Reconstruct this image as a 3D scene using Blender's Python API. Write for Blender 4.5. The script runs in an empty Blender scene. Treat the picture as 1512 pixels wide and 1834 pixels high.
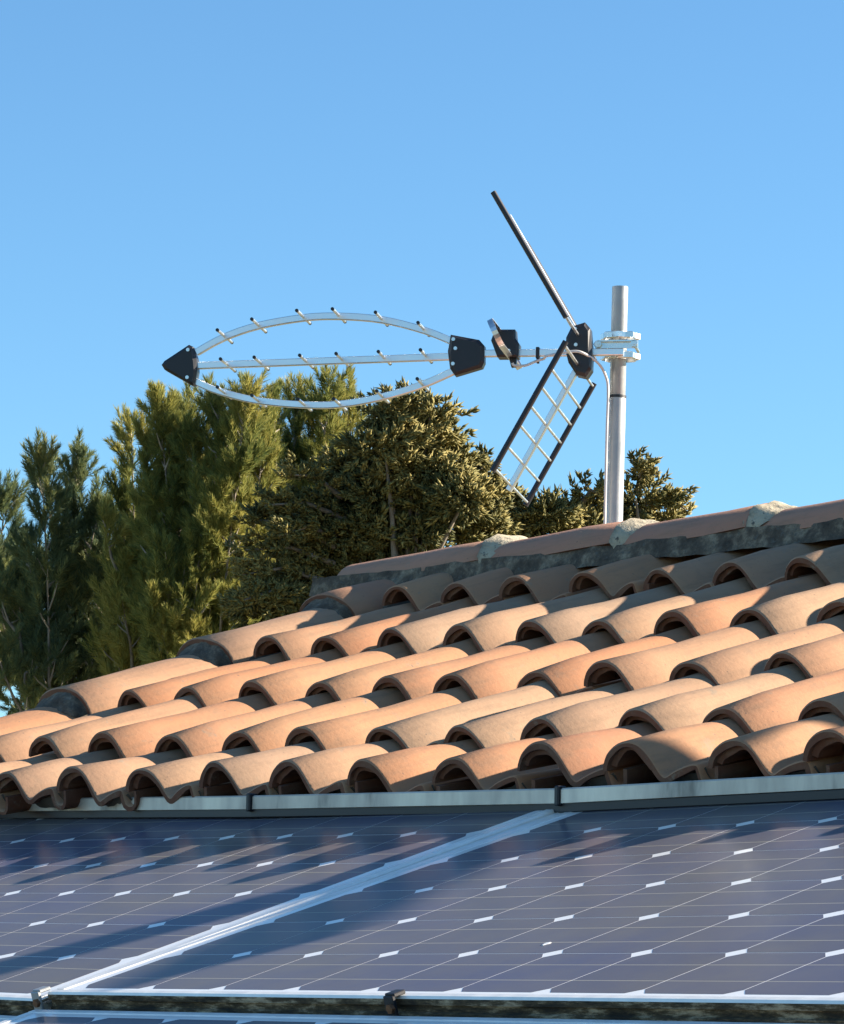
import bpy, bmesh, math, random
import numpy as np
from mathutils import Matrix, Vector, noise

random.seed(7)
rng = np.random.default_rng(11)
S = bpy.context.scene
COL = S.collection
R = math.radians

# ------------------------------------------------------------------ camera
F_PX, W_PX = 6586.0, 1512.0
CAM = Vector((3.49223, -2.65738, -0.02964))
RIGHT = Vector((0.61692222, 0.7868107, 0.01832748))
FWD = Vector((-0.78115323, 0.60931509, 0.1361424))
UP = Vector((0.09595109, -0.09830584, 0.99051974))
cd = bpy.data.cameras.new('camera')
cd.sensor_fit = 'HORIZONTAL'
cd.sensor_width = 36.0
cd.lens = 36.0 * F_PX / W_PX
cd.clip_start = 0.05
cd.clip_end = 5000
cam = bpy.data.objects.new('camera', cd)
COL.objects.link(cam)
cam.matrix_world = Matrix((
    (RIGHT.x, UP.x, -FWD.x, CAM.x), (RIGHT.y, UP.y, -FWD.y, CAM.y),
    (RIGHT.z, UP.z, -FWD.z, CAM.z), (0, 0, 0, 1)))
S.camera = cam

# ------------------------------------------------------------------ light
SUN_AZ, SUN_EL = R(32), R(26)
SUN_DIR = Vector((math.sin(SUN_AZ) * math.cos(SUN_EL), math.cos(SUN_AZ) * math.cos(SUN_EL), math.sin(SUN_EL)))
wd = bpy.data.worlds.new('World')
S.world = wd
wd.use_nodes = True
nt = wd.node_tree
nt.nodes.clear()
wo = nt.nodes.new('ShaderNodeOutputWorld')
bg = nt.nodes.new('ShaderNodeBackground')
sky = nt.nodes.new('ShaderNodeTexSky')
sky.sky_type = 'NISHITA'
sky.sun_disc = False
sky.sun_elevation = SUN_EL
sky.sun_rotation = SUN_AZ
sky.altitude = 200
sky.air_density = 1.0
sky.dust_density = 0.0
sky.ozone_density = 6.0
bg.inputs['Strength'].default_value = 0.060
tint = nt.nodes.new('ShaderNodeMix'); tint.data_type = 'RGBA'; tint.blend_type = 'MULTIPLY'
tint.inputs[0].default_value = 1.0
tint.inputs[7].default_value = (0.86, 1.02, 0.98, 1)      # clear dry winter air
nt.links.new(sky.outputs[0], tint.inputs[6])
nt.links.new(tint.outputs[2], bg.inputs[0])
nt.links.new(bg.outputs[0], wo.inputs[0])
sd = bpy.data.lights.new('sun', 'SUN')
sd.energy = 5.0
sd.angle = R(0.5)
sd.color = (1.0, 0.88, 0.72)
so = bpy.data.objects.new('sun', sd)
COL.objects.link(so)
so.location = SUN_DIR * 60
so.rotation_euler = (-SUN_DIR).to_track_quat('-Z', 'Y').to_euler()

S.view_settings.view_transform = 'Standard'
S.view_settings.look = 'None'
S.view_settings.gamma = 1.0
S.view_settings.use_curve_mapping = False
S.view_settings.exposure = 1.77
S.render.engine = 'CYCLES'
S.cycles.max_bounces = 6
S.cycles.diffuse_bounces = 2
S.cycles.transparent_max_bounces = 6

# ------------------------------------------------------------------ helpers
def V(*a):
    return Vector(a)

def frame(rows, origin):
    m = Matrix([list(r) + [0] for r in rows] + [[0, 0, 0, 1]])
    return Matrix.Translation(Vector(origin)) @ m

TS_ = 0.9756      # tiles are laid at a 0.200 m pitch
# tile slope, panel planes (x to the right, y up the slope, z off the surface)
TILE = frame([[0.99908008, -0.03014329, 0.0305019], [0.03887947, 0.93679991, -0.34769859], [-0.01809339, 0.34856463, 0.93711009]],
             (-2.15681, 0.82391, 0.39630)) @ Matrix.Scale(TS_, 4)
PAN = frame([[1, 0, 0], [0, 0.95371695, -0.3007058], [0, 0.3007058, 0.95371695]], (0, 0, 0))
PANL = frame([[0.99986369, 0.00369471, 0.01609221], [0.00155634, 0.94921102, -0.31463633], [-0.0164374, 0.31461849, 0.94907588]],
             (-1.68660905, -0.00233235, 0.00739728))

WM = {}

def empty(name, loc, label=None, cat=None, group=None):
    o = bpy.data.objects.new(name, None)
    COL.objects.link(o)
    o.location = loc
    o.empty_display_size = 0.1
    WM[o.name] = Matrix.Translation(Vector(loc))
    if label:
        o['label'] = label
    if cat:
        o['category'] = cat
    if group:
        o['group'] = group
    return o

def link(name, me, parent=None, mw=None, label=None, kind=None):
    o = bpy.data.objects.new(name, me)
    COL.objects.link(o)
    mw = mw.copy() if mw is not None else Matrix.Identity(4)
    if parent is not None:
        o.parent = parent
        o.matrix_parent_inverse = Matrix.Identity(4)
        o.matrix_basis = WM[parent.name].inverted() @ mw
    else:
        o.matrix_basis = mw
    WM[o.name] = mw
    if label:
        o['label'] = label
    if kind:
        o['kind'] = kind
    return o

def tag(o, label, cat, group=None):
    o['label'] = label
    o['category'] = cat
    if group:
        o['group'] = group

class MB:
    """collects simple shapes into one mesh"""
    def __init__(s):
        s.v, s.f, s.sm, s.mi = [], [], [], []
    def add(s, vs, fs, smooth=False, mi=0):
        b = len(s.v)
        s.v += [tuple(v) for v in vs]
        for f in fs:
            s.f.append(tuple(i + b for i in f)); s.sm.append(smooth); s.mi.append(mi)
        return s
    def box(s, c, d, mat=None, bev=0.0, mi=0):
        """box centred at c with full sizes d, optional chamfer"""
        bm = bmesh.new()
        bmesh.ops.create_cube(bm, size=1.0)
        for v in bm.verts:
            v.co = Vector((v.co.x * d[0], v.co.y * d[1], v.co.z * d[2]))
        if bev > 0:
            bmesh.ops.bevel(bm, geom=bm.edges[:], offset=bev, segments=1, affect='EDGES')
        bm.verts.index_update()
        vs = [Vector(c) + v.co for v in bm.verts]
        if mat is not None:
            vs = [mat @ v for v in vs]
        s.add(vs, [[v.index for v in f.verts] for f in bm.faces], False, mi)
        bm.free()
        return s
    def tube(s, pts, r, n=8, caps=True, smooth=True, mi=0, flat=1.0, up=None):
        pts = [Vector(p) for p in pts]
        rr = r if isinstance(r, (list, tuple)) else [r] * len(pts)
        prev = None
        vs = []
        for i, p in enumerate(pts):
            t = (pts[min(i + 1, len(pts) - 1)] - pts[max(i - 1, 0)]).normalized()
            if prev is None:
                a = Vector(up) if up is not None else (Vector((0, 0, 1)) if abs(t.z) < 0.9 else Vector((1, 0, 0)))
            else:
                a = prev
            a = (a - t * a.dot(t)).normalized()
            b = t.cross(a)
            prev = a
            for k in range(n):
                q = 2 * math.pi * (k + 0.5) / n
                vs.append(p + (a * math.cos(q) + b * math.sin(q) * flat) * rr[i])
        fs = []
        for i in range(len(pts) - 1):
            for k in range(n):
                fs.append((i * n + k, i * n + (k + 1) % n, (i + 1) * n + (k + 1) % n, (i + 1) * n + k))
        s.add(vs, fs, smooth, mi)
        if caps:
            s.add(vs[:n], [tuple(reversed(range(n)))], False, mi)
            s.add(vs[-n:], [tuple(range(n))], False, mi)
        return s
    def sqtube(s, pts, w, h, side, mi=0):
        """rectangular tube along pts; w along `side`, h across it"""
        pts = [Vector(p) for p in pts]
        side = Vector(side).normalized()
        vs = []
        for i, p in enumerate(pts):
            t = (pts[min(i + 1, len(pts) - 1)] - pts[max(i - 1, 0)]).normalized()
            u = side.cross(t).normalized()
            c = 0.18
            for (x, y) in ((-1, -1 + c), (-1, 1 - c), (-1 + c, 1), (1 - c, 1), (1, 1 - c), (1, -1 + c), (1 - c, -1), (-1 + c, -1)):
                vs.append(p + side * x * w / 2 + u * y * h / 2)
        n = 8
        fs = []
        for i in range(len(pts) - 1):
            for k in range(n):
                fs.append((i * n + k, i * n + (k + 1) % n, (i + 1) * n + (k + 1) % n, (i + 1) * n + k))
        fs.append(tuple(reversed(range(n))))
        fs.append(tuple(range((len(pts) - 1) * n, len(pts) * n)))
        return s.add(vs, fs, False, mi)
    def prism(s, poly, o, ax, ay, az, th, bev=0.0, mi=0):
        """polygon (2-D) placed at o on axes ax, ay and thickened by th along az (centred); faces chamfered"""
        poly = [Vector(p) for p in poly]
        c = sum(poly, Vector((0, 0))) / len(poly)
        n = len(poly)
        rings = [(th / 2, bev), (th / 2 - bev, 0), (-th / 2 + bev, 0), (-th / 2, bev)] if bev else [(th / 2, 0), (-th / 2, 0)]
        vs = []
        for z, b in rings:
            for p in poly:
                q = p + (c - p).normalized() * b * 1.4
                vs.append(Vector(o) + Vector(ax) * q.x + Vector(ay) * q.y + Vector(az) * z)
        fs = [tuple(range(n)), tuple(reversed(range((len(rings) - 1) * n, len(rings) * n)))]
        for i in range(len(rings) - 1):
            for k in range(n):
                fs.append((i * n + k, (i + 1) * n + k, (i + 1) * n + (k + 1) % n, i * n + (k + 1) % n))
        return s.add(vs, fs, False, mi)
    def mesh(s, name, *mats):
        me = bpy.data.meshes.new(name)
        me.from_pydata(s.v, [], s.f)
        me.polygons.foreach_set('use_smooth', s.sm)
        me.polygons.foreach_set('material_index', s.mi)
        for m in mats:
            me.materials.append(m)
        bm = bmesh.new(); bm.from_mesh(me)
        bmesh.ops.recalc_face_normals(bm, faces=bm.faces)
        bm.to_mesh(me); bm.free()
        me.update()
        return me

# ------------------------------------------------------------------ materials
def newmat(name):
    m = bpy.data.materials.new(name)
    m.use_nodes = True
    n = m.node_tree
    b = n.nodes['Principled BSDF']
    return m, n, b

def nd(n, t, **kw):
    x = n.nodes.new(t)
    for k, v in kw.items():
        setattr(x, k, v)
    return x

def noise_node(n, scale, detail=4, rough=0.55, coord='Object'):
    tc = nd(n, 'ShaderNodeTexCoord')
    t = nd(n, 'ShaderNodeTexNoise')
    t.inputs['Scale'].default_value = scale
    t.inputs['Detail'].default_value = detail
    t.inputs['Roughness'].default_value = rough
    n.links.new(tc.outputs[coord], t.inputs['Vector'])
    return t

def ramp(n, src, stops):
    r = nd(n, 'ShaderNodeValToRGB')
    e = r.color_ramp.elements
    while len(e) < len(stops):
        e.new(0.5)
    for i, (p, c) in enumerate(stops):
        e[i].position = p
        e[i].color = (*c, 1) if len(c) == 3 else c
    if src is not None:
        n.links.new(src, r.inputs[0])
    return r

def mix(n, fac, a, b, mode='MIX'):
    m = nd(n, 'ShaderNodeMix', data_type='RGBA', blend_type=mode)
    for sock, v in ((m.inputs[0], fac), (m.inputs[6], a), (m.inputs[7], b)):
        if hasattr(v, 'is_linked') or hasattr(v, 'node'):
            n.links.new(v, sock)
        elif isinstance(v, (int, float)):
            sock.default_value = v
        else:
            sock.default_value = (*v, 1)
    return m.outputs[2]

def bump(n, b, src, strength, dist=0.002):
    u = nd(n, 'ShaderNodeBump')
    u.inputs['Strength'].default_value = strength
    u.inputs['Distance'].default_value = dist
    n.links.new(src, u.inputs['Height'])
    n.links.new(u.outputs[0], b.inputs['Normal'])

def plain(name, col, rough=0.5, metal=0.0, nscale=None, var=0.25, bumpd=None):
    m, n, b = newmat(name)
    b.inputs['Roughness'].default_value = rough
    b.inputs['Metallic'].default_value = metal
    if nscale:
        t = noise_node(n, nscale, 5, 0.6)
        r = ramp(n, t.outputs[0], [(0.3, tuple(c * (1 - var) for c in col)), (0.7, tuple(min(1, c * (1 + var)) for c in col))])
        n.links.new(r.outputs[0], b.inputs['Base Color'])
        if bumpd:
            bump(n, b, t.outputs[0], 0.6, bumpd)
    else:
        b.inputs['Base Color'].default_value = (*col, 1)
    return m

def terracotta(name, stops, worn=0.24, specks=True):
    m, n, b = newmat(name)
    oi = nd(n, 'ShaderNodeObjectInfo')
    base = ramp(n, oi.outputs['Random'], stops)
    t1 = noise_node(n, 7, 5, 0.6)          # broad cloudy firing
    # shift the pattern per tile
    add = nd(n, 'ShaderNodeVectorMath', operation='ADD')
    mul = nd(n, 'ShaderNodeVectorMath', operation='SCALE')
    cmb = nd(n, 'ShaderNodeCombineXYZ')
    for i in range(3):
        n.links.new(oi.outputs['Random'], cmb.inputs[i])
    mul.inputs['Scale'].default_value = 37.0
    n.links.new(cmb.outputs[0], mul.inputs[0])
    tc = nd(n, 'ShaderNodeTexCoord')
    n.links.new(tc.outputs['Object'], add.inputs[0]); n.links.new(mul.outputs[0], add.inputs[1])
    n.links.new(add.outputs[0], t1.inputs['Vector'])
    pale = ramp(n, t1.outputs[0], [(0.40, (0, 0, 0)), (0.72, (1, 1, 1))])
    sc = nd(n, 'ShaderNodeMath', operation='MULTIPLY'); sc.inputs[1].default_value = worn
    n.links.new(pale.outputs[0], sc.inputs[0])
    c = mix(n, sc.outputs[0], base.outputs[0], (0.355, 0.25, 0.15))
    t2 = noise_node(n, 34, 6, 0.7)
    n.links.new(add.outputs[0], t2.inputs['Vector'])
    dirt = ramp(n, t2.outputs[0], [(0.52, (0, 0, 0)), (0.80, (1, 1, 1))])
    sc2 = nd(n, 'ShaderNodeMath', operation='MULTIPLY'); sc2.inputs[1].default_value = 0.45
    n.links.new(dirt.outputs[0], sc2.inputs[0])
    c = mix(n, sc2.outputs[0], c, (0.20, 0.155, 0.11))
    mp = nd(n, 'ShaderNodeMapping'); mp.inputs['Scale'].default_value = (1.0, 0.13, 1.0)
    n.links.new(add.outputs[0], mp.inputs[0])
    t5 = noise_node(n, 55, 4, 0.6)
    n.links.new(mp.outputs[0], t5.inputs['Vector'])
    st = ramp(n, t5.outputs[0], [(0.50, (0, 0, 0)), (0.75, (1, 1, 1))])
    sc5 = nd(n, 'ShaderNodeMath', operation='MULTIPLY'); sc5.inputs[1].default_value = 0.5
    n.links.new(st.outputs[0], sc5.inputs[0])
    c = mix(n, sc5.outputs[0], c, (0.21, 0.14, 0.09))
    t6 = noise_node(n, 15, 7, 0.75)
    n.links.new(add.outputs[0], t6.inputs['Vector'])
    li = ramp(n, t6.outputs[0], [(0.60, (0, 0, 0)), (0.68, (1, 1, 1))])
    sc6 = nd(n, 'ShaderNodeMath', operation='MULTIPLY'); sc6.inputs[1].default_value = 0.6
    n.links.new(li.outputs[0], sc6.inputs[0])
    c = mix(n, sc6.outputs[0], c, (0.25, 0.215, 0.16))
    if specks:
        t3 = noise_node(n, 120, 3, 0.6)
        n.links.new(add.outputs[0], t3.inputs['Vector'])
        sp = ramp(n, t3.outputs[0], [(0.68, (0, 0, 0)), (0.74, (1, 1, 1))])
        c = mix(n, sp.outputs[0], c, (0.17, 0.12, 0.09))
    n.links.new(c, b.inputs['Base Color'])
    b.inputs['Roughness'].default_value = 0.85
    b.inputs['Specular IOR Level'].default_value = 0.25
    t4 = noise_node(n, 90, 6, 0.65)
    bump(n, b, t4.outputs[0], 0.5, 0.0015)
    return m

M = {}
M['tile'] = terracotta('terracotta_sandy', [(0.0, (0.42, 0.235, 0.13)), (0.2, (0.40, 0.185, 0.095)), (0.4, (0.38, 0.24, 0.15)), (0.6, (0.42, 0.205, 0.11)), (0.8, (0.33, 0.225, 0.15)), (1.0, (0.37, 0.155, 0.08))])
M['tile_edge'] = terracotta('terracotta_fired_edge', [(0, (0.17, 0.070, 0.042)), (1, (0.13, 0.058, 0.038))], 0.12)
M['ridge'] = terracotta('terracotta_ridge', [(0, (0.44, 0.235, 0.155)), (0.5, (0.40, 0.205, 0.14)), (1, (0.45, 0.25, 0.165))], 0.2)

def mortar(name, c1, c2, c3):
    m, n, b = newmat(name)
    t = noise_node(n, 22, 8, 0.7)
    r = ramp(n, t.outputs[0], [(0.32, c1), (0.5, c2), (0.68, c3)])
    t2 = noise_node(n, 75, 4, 0.7)
    sp = ramp(n, t2.outputs[0], [(0.58, (0, 0, 0)), (0.66, (1, 1, 1))])
    c = mix(n, sp.outputs[0], r.outputs[0], (0.10, 0.095, 0.08))
    n.links.new(c, b.inputs['Base Color'])
    b.inputs['Roughness'].default_value = 0.95
    bump(n, b, t2.outputs[0], 0.8, 0.004)
    return m
M['mortar'] = mortar('lime_mortar', (0.20, 0.17, 0.11), (0.40, 0.345, 0.245), (0.50, 0.44, 0.31))
M['mortar_dark'] = mortar('shaded_lichened_mortar', (0.034, 0.026, 0.019), (0.10, 0.078, 0.055), (0.30, 0.245, 0.17))  # lichen, darkened further to paint the shade on faces turned from the sun
M['eave_shade_dirt'] = plain('eave_shade_and_dirt', (0.07, 0.06, 0.05), 0.95, 0, 30, 0.4, 0.003)  # dark tone paints the shade below the eave; also the pan dirt
M['render'] = plain('house_render', (0.50, 0.43, 0.34), 0.9, 0, 6, 0.12, 0.002)
M['deck'] = plain('roof_underlay', (0.06, 0.05, 0.045), 0.9)
M['zinc'] = None

def galvanised(name, col, rough, nscale=18, var=0.12, metal=1.0):
    m, n, b = newmat(name)
    t = noise_node(n, nscale, 5, 0.6)
    r = ramp(n, t.outputs[0], [(0.3, tuple(c * (1 - var) for c in col)), (0.7, tuple(min(1, c * (1 + var)) for c in col))])
    n.links.new(r.outputs[0], b.inputs['Base Color'])
    b.inputs['Metallic'].default_value = metal
    rr = ramp(n, t.outputs[0], [(0.3, (rough * 0.8,) * 3), (0.7, (min(1, rough * 1.25),) * 3)])
    n.links.new(rr.outputs[0], b.inputs['Roughness'])
    return m
M['galv'] = galvanised('galvanised_steel', (0.36, 0.37, 0.37), 0.45, 18, 0.15, 0.55)
M['zinced'] = galvanised('zinc_plated_steel', (0.72, 0.74, 0.72), 0.28, 60)
M['alu'] = galvanised('anodised_aluminium', (0.78, 0.79, 0.80), 0.32, 30, 0.06)
M['alu_frame'] = galvanised('panel_frame_aluminium', (0.82, 0.80, 0.75), 0.34, 25, 0.10, 0.25)
M['black'] = plain('black_plastic', (0.012, 0.012, 0.016), 0.42)
M['rubber'] = plain('black_rubber', (0.010, 0.010, 0.013), 0.5)
M['cable'] = plain('white_cable', (0.62, 0.60, 0.58), 0.5)
M['rust'] = plain('rusty_bolt', (0.20, 0.09, 0.04), 0.7, 0.3, 80, 0.5)

def flashing_mat():
    m, n, b = newmat('weathered_zinc')
    tc = nd(n, 'ShaderNodeTexCoord')
    mp = nd(n, 'ShaderNodeMapping'); mp.inputs['Scale'].default_value = (1, 1, 0.25)
    n.links.new(tc.outputs['Object'], mp.inputs[0])
    t = noise_node(n, 9, 6, 0.65)
    n.links.new(mp.outputs[0], t.inputs['Vector'])
    r = ramp(n, t.outputs[0], [(0.30, (0.20, 0.185, 0.155)), (0.44, (0.55, 0.50, 0.42)), (0.7, (0.74, 0.68, 0.57))])
    n.links.new(r.outputs[0], b.inputs['Base Color'])
    b.inputs['Metallic'].default_value = 0.25
    rr = ramp(n, t.outputs[0], [(0.3, (0.75,) * 3), (0.6, (0.42,) * 3)])
    n.links.new(rr.outputs[0], b.inputs['Roughness'])
    t2 = noise_node(n, 40, 4, 0.6)
    bump(n, b, t2.outputs[0], 0.3, 0.001)
    return m
M['zinc'] = flashing_mat()

def mossy_frame():
    m, n, b = newmat('dirty_mossy_frame')
    t = noise_node(n, 26, 8, 0.75)
    tc = nd(n, 'ShaderNodeTexCoord')
    mp = nd(n, 'ShaderNodeMapping'); mp.inputs['Scale'].default_value = (0.45, 1.0, 2.2)
    n.links.new(tc.outputs['Object'], mp.inputs[0])
    n.links.new(mp.outputs[0], t.inputs['Vector'])
    r = ramp(n, t.outputs[0], [(0.42, (0.022, 0.017, 0.011)), (0.52, (0.10, 0.072, 0.038)), (0.62, (0.46, 0.37, 0.25))])
    n.links.new(r.outputs[0], b.inputs['Base Color'])
    b.inputs['Roughness'].default_value = 0.9
    bump(n, b, t.outputs[0], 0.8, 0.003)
    return m
M['moss'] = mossy_frame()

def cell_mat():
    m, n, b = newmat('dusty_mono_silicon')
    tc = nd(n, 'ShaderNodeTexCoord')
    sep = nd(n, 'ShaderNodeSeparateXYZ')
    n.links.new(tc.outputs['Object'], sep.inputs[0])
    ab = nd(n, 'ShaderNodeMath', operation='ABSOLUTE'); n.links.new(sep.outputs['Y'], ab.inputs[0])
    su = nd(n, 'ShaderNodeMath', operation='SUBTRACT'); su.inputs[1].default_value = 0.031; n.links.new(ab.outputs[0], su.inputs[0])
    a2 = nd(n, 'ShaderNodeMath', operation='ABSOLUTE'); n.links.new(su.outputs[0], a2.inputs[0])
    lt = nd(n, 'ShaderNodeMath', operation='LESS_THAN'); lt.inputs[1].default_value = 0.0011; n.links.new(a2.outputs[0], lt.inputs[0])
    oi = nd(n, 'ShaderNodeObjectInfo')
    base = ramp(n, oi.outputs['Random'], [(0, (0.003, 0.024, 0.16)), (1, (0.004, 0.029, 0.185))])
    c = mix(n, lt.outputs[0], base.outputs[0], (0.30, 0.30, 0.33))
    # dust film (world-scale patches so that it runs on over the cells)
    geo = nd(n, 'ShaderNodeNewGeometry')
    t = nd(n, 'ShaderNodeTexNoise'); t.inputs['Scale'].default_value = 3.0; t.inputs['Detail'].default_value = 7; t.inputs['Roughness'].default_value = 0.62
    n.links.new(geo.outputs['Position'], t.inputs['Vector'])
    df = ramp(n, t.outputs[0], [(0.30, (DUST - 0.08,) * 3), (0.70, (DUST + 0.08,) * 3)])
    c2 = mix(n, df.outputs[0], c, DUSTC)
    n.links.new(c2, b.inputs['Base Color'])
    b.inputs['Roughness'].default_value = 0.20
    b.inputs['IOR'].default_value = 1.07
    t5 = nd(n, 'ShaderNodeTexNoise'); t5.inputs['Scale'].default_value = 9.0; t5.inputs['Detail'].default_value = 2
    n.links.new(geo.outputs['Position'], t5.inputs['Vector'])
    bump(n, b, t5.outputs[0], 0.15, 0.003)
    return m
DUST, DUSTC = 0.36, (0.335, 0.275, 0.075)
M['cell'] = cell_mat()
M['sheet'] = plain('white_backsheet_under_glass', (0.84, 0.83, 0.80), 0.12)
M['sheet'].node_tree.nodes['Principled BSDF'].inputs['IOR'].default_value = 1.22

def foliage(name, stops, scale, trans=0.25):
    m, n, b = newmat(name)
    geo = nd(n, 'ShaderNodeNewGeometry')
    t = nd(n, 'ShaderNodeTexNoise'); t.inputs['Scale'].default_value = scale; t.inputs['Detail'].default_value = 3
    n.links.new(geo.outputs['Position'], t.inputs['Vector'])
    ad = nd(n, 'ShaderNodeMath', operation='MULTIPLY_ADD'); ad.inputs[1].default_value = 0.35
    n.links.new(geo.outputs['Random Per Island'], ad.inputs[0])
    s2 = nd(n, 'ShaderNodeMath', operation='SUBTRACT'); s2.inputs[1].default_value = 0.17
    n.links.new(t.outputs[0], s2.inputs[0]); n.links.new(s2.outputs[0], ad.inputs[2])
    r = ramp(n, ad.outputs[0], stops)
    n.links.new(r.outputs[0], b.inputs['Base Color'])
    b.inputs['Roughness'].default_value = 0.6
    b.inputs['Specular IOR Level'].default_value = 0.15
    tr = nd(n, 'ShaderNodeBsdfTranslucent'); n.links.new(r.outputs[0], tr.inputs[0])
    mx = nd(n, 'ShaderNodeMixShader'); mx.inputs[0].default_value = trans
    n.links.new(b.outputs[0], mx.inputs[1]); n.links.new(tr.outputs[0], mx.inputs[2])
    n.links.new(mx.outputs[0], n.nodes['Material Output'].inputs[0])
    return m
M['pine'] = foliage('pine_needles', [(0.25, (0.10, 0.14, 0.05)), (0.5, (0.26, 0.265, 0.07)), (0.75, (0.44, 0.38, 0.11))], 1.6, 0.38)
M['pine_dark'] = foliage('dark_pine_needles', [(0.25, (0.065, 0.105, 0.065)), (0.5, (0.15, 0.19, 0.085)), (0.75, (0.30, 0.29, 0.10))], 1.6, 0.35)
M['cypress'] = foliage('cypress_sprays', [(0.25, (0.06, 0.068, 0.026)), (0.5, (0.16, 0.145, 0.05)), (0.75, (0.32, 0.26, 0.09))], 3.2, 0.15)
M['bark'] = plain('grey_bark', (0.20, 0.165, 0.13), 0.9, 0, 14, 0.35, 0.01)
M['twig'] = plain('pale_twigs', (0.30, 0.26, 0.21), 0.85, 0, 20, 0.25)
M['ground'] = plain('dry_grass_ground', (0.14, 0.13, 0.07), 0.95, 0, 0.8, 0.4)

# ------------------------------------------------------------------ ground
GZ = -2.75
me = MB().add([(-900, -900, GZ), (900, -900, GZ), (900, 900, GZ), (-900, 900, GZ)], [(0, 1, 2, 3)]).mesh('ground', M['ground'])
link('ground', me, kind='structure')

# ------------------------------------------------------------------ house
house = empty('house', (0, 1.6, GZ), 'house with a sandy orange clay tile roof, its ridge and verge capped with barrel tiles', 'house')

def tl(x, y, z):
    return TILE @ Vector((x, y, z))

# walls: one gabled body kept below the roof covering
def walls():
    x0, x1 = -2.80, 4.2
    prof = [(-1.15, GZ), (-1.15, -0.50), (0.95, 0.17), (2.35, 0.70), (4.9, -0.28), (4.9, GZ)]
    vs = [(x0, y, z) for y, z in prof] + [(x1, y, z) for y, z in prof]
    n = len(prof)
    fs = [tuple(range(n)), tuple(reversed(range(n, 2 * n)))]
    fs += [(k, (k + 1) % n, n + (k + 1) % n, n + k) for k in range(n)]
    return MB().add(vs, fs).mesh('wall', M['render'])
link('wall', walls(), house)

# battens and underlay below the tiles, and the far slope behind the ridge
b = MB().box((1.6, 0.83, -0.125), (4.46, 1.60, 0.02))
link('roof_deck', b.mesh('roof_deck', M['deck']), house, TILE)

RY = lambda x: 1.56 + 0.069 * (x + 0.8)          # ridge axis on the tile slope

def far_slope():
    a, c = tl(-0.62, RY(-0.62), -0.06), tl(3.9, RY(3.9), -0.06)
    d = Vector((0, 2.7, -1.0))
    mb = MB()
    N = 44
    vs = []
    for j in range(2):
        for i in range(N * 8 + 1):
            u = i / (N * 8)
            h = 0.025 * math.cos(2 * math.pi * i / 8)
            vs.append(a.lerp(c, u) + d * j + Vector((0, 0.3 * h, h)))
    m = N * 8 + 1
    mb.add(vs, [(i, i + 1, m + i + 1, m + i) for i in range(m - 1)], True)
    return mb.mesh('far_roof_slope', M['ridge'])
link('far_roof_slope', far_slope(), house)

# --- one-piece roll-and-pan clay tile -----------------------------------
PROF = [(-0.055, -0.041), (-0.052, -0.031), (-0.0435, -0.0185), (-0.0335, -0.0105), (-0.022, -0.0042), (-0.008, -0.0004), (0.008, -0.0004), (0.022, -0.0044), (0.0335, -0.0115),
        (0.0445, -0.0215), (0.055, -0.0345), (0.064, -0.047), (0.071, -0.0545), (0.077, -0.0565), (0.085, -0.0535), (0.100, -0.0475), (0.120, -0.0415),
        (0.138, -0.0385), (0.147, -0.042), (0.150, -0.053), (0.153, -0.066), (0.163, -0.070), (0.172, -0.066), (0.176, -0.045)]

def refine(pr, n=2):
    out = []
    m = len(pr) - 1
    for i in range(m):
        p0, p1, p2, p3 = [Vector(pr[k]) for k in (max(0, i - 1), i, i + 1, min(m, i + 2))]
        for k in range(n):
            t = k / n
            q = 0.5 * ((2 * p1) + (p2 - p0) * t + (2 * p0 - 5 * p1 + 4 * p2 - p3) * t * t + (3 * p1 - p0 - 3 * p2 + p3) * t ** 3)
            out.append((q.x, q.y))
    out.append(tuple(pr[-1]))
    return out
PROF = refine(PROF, 2)

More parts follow.
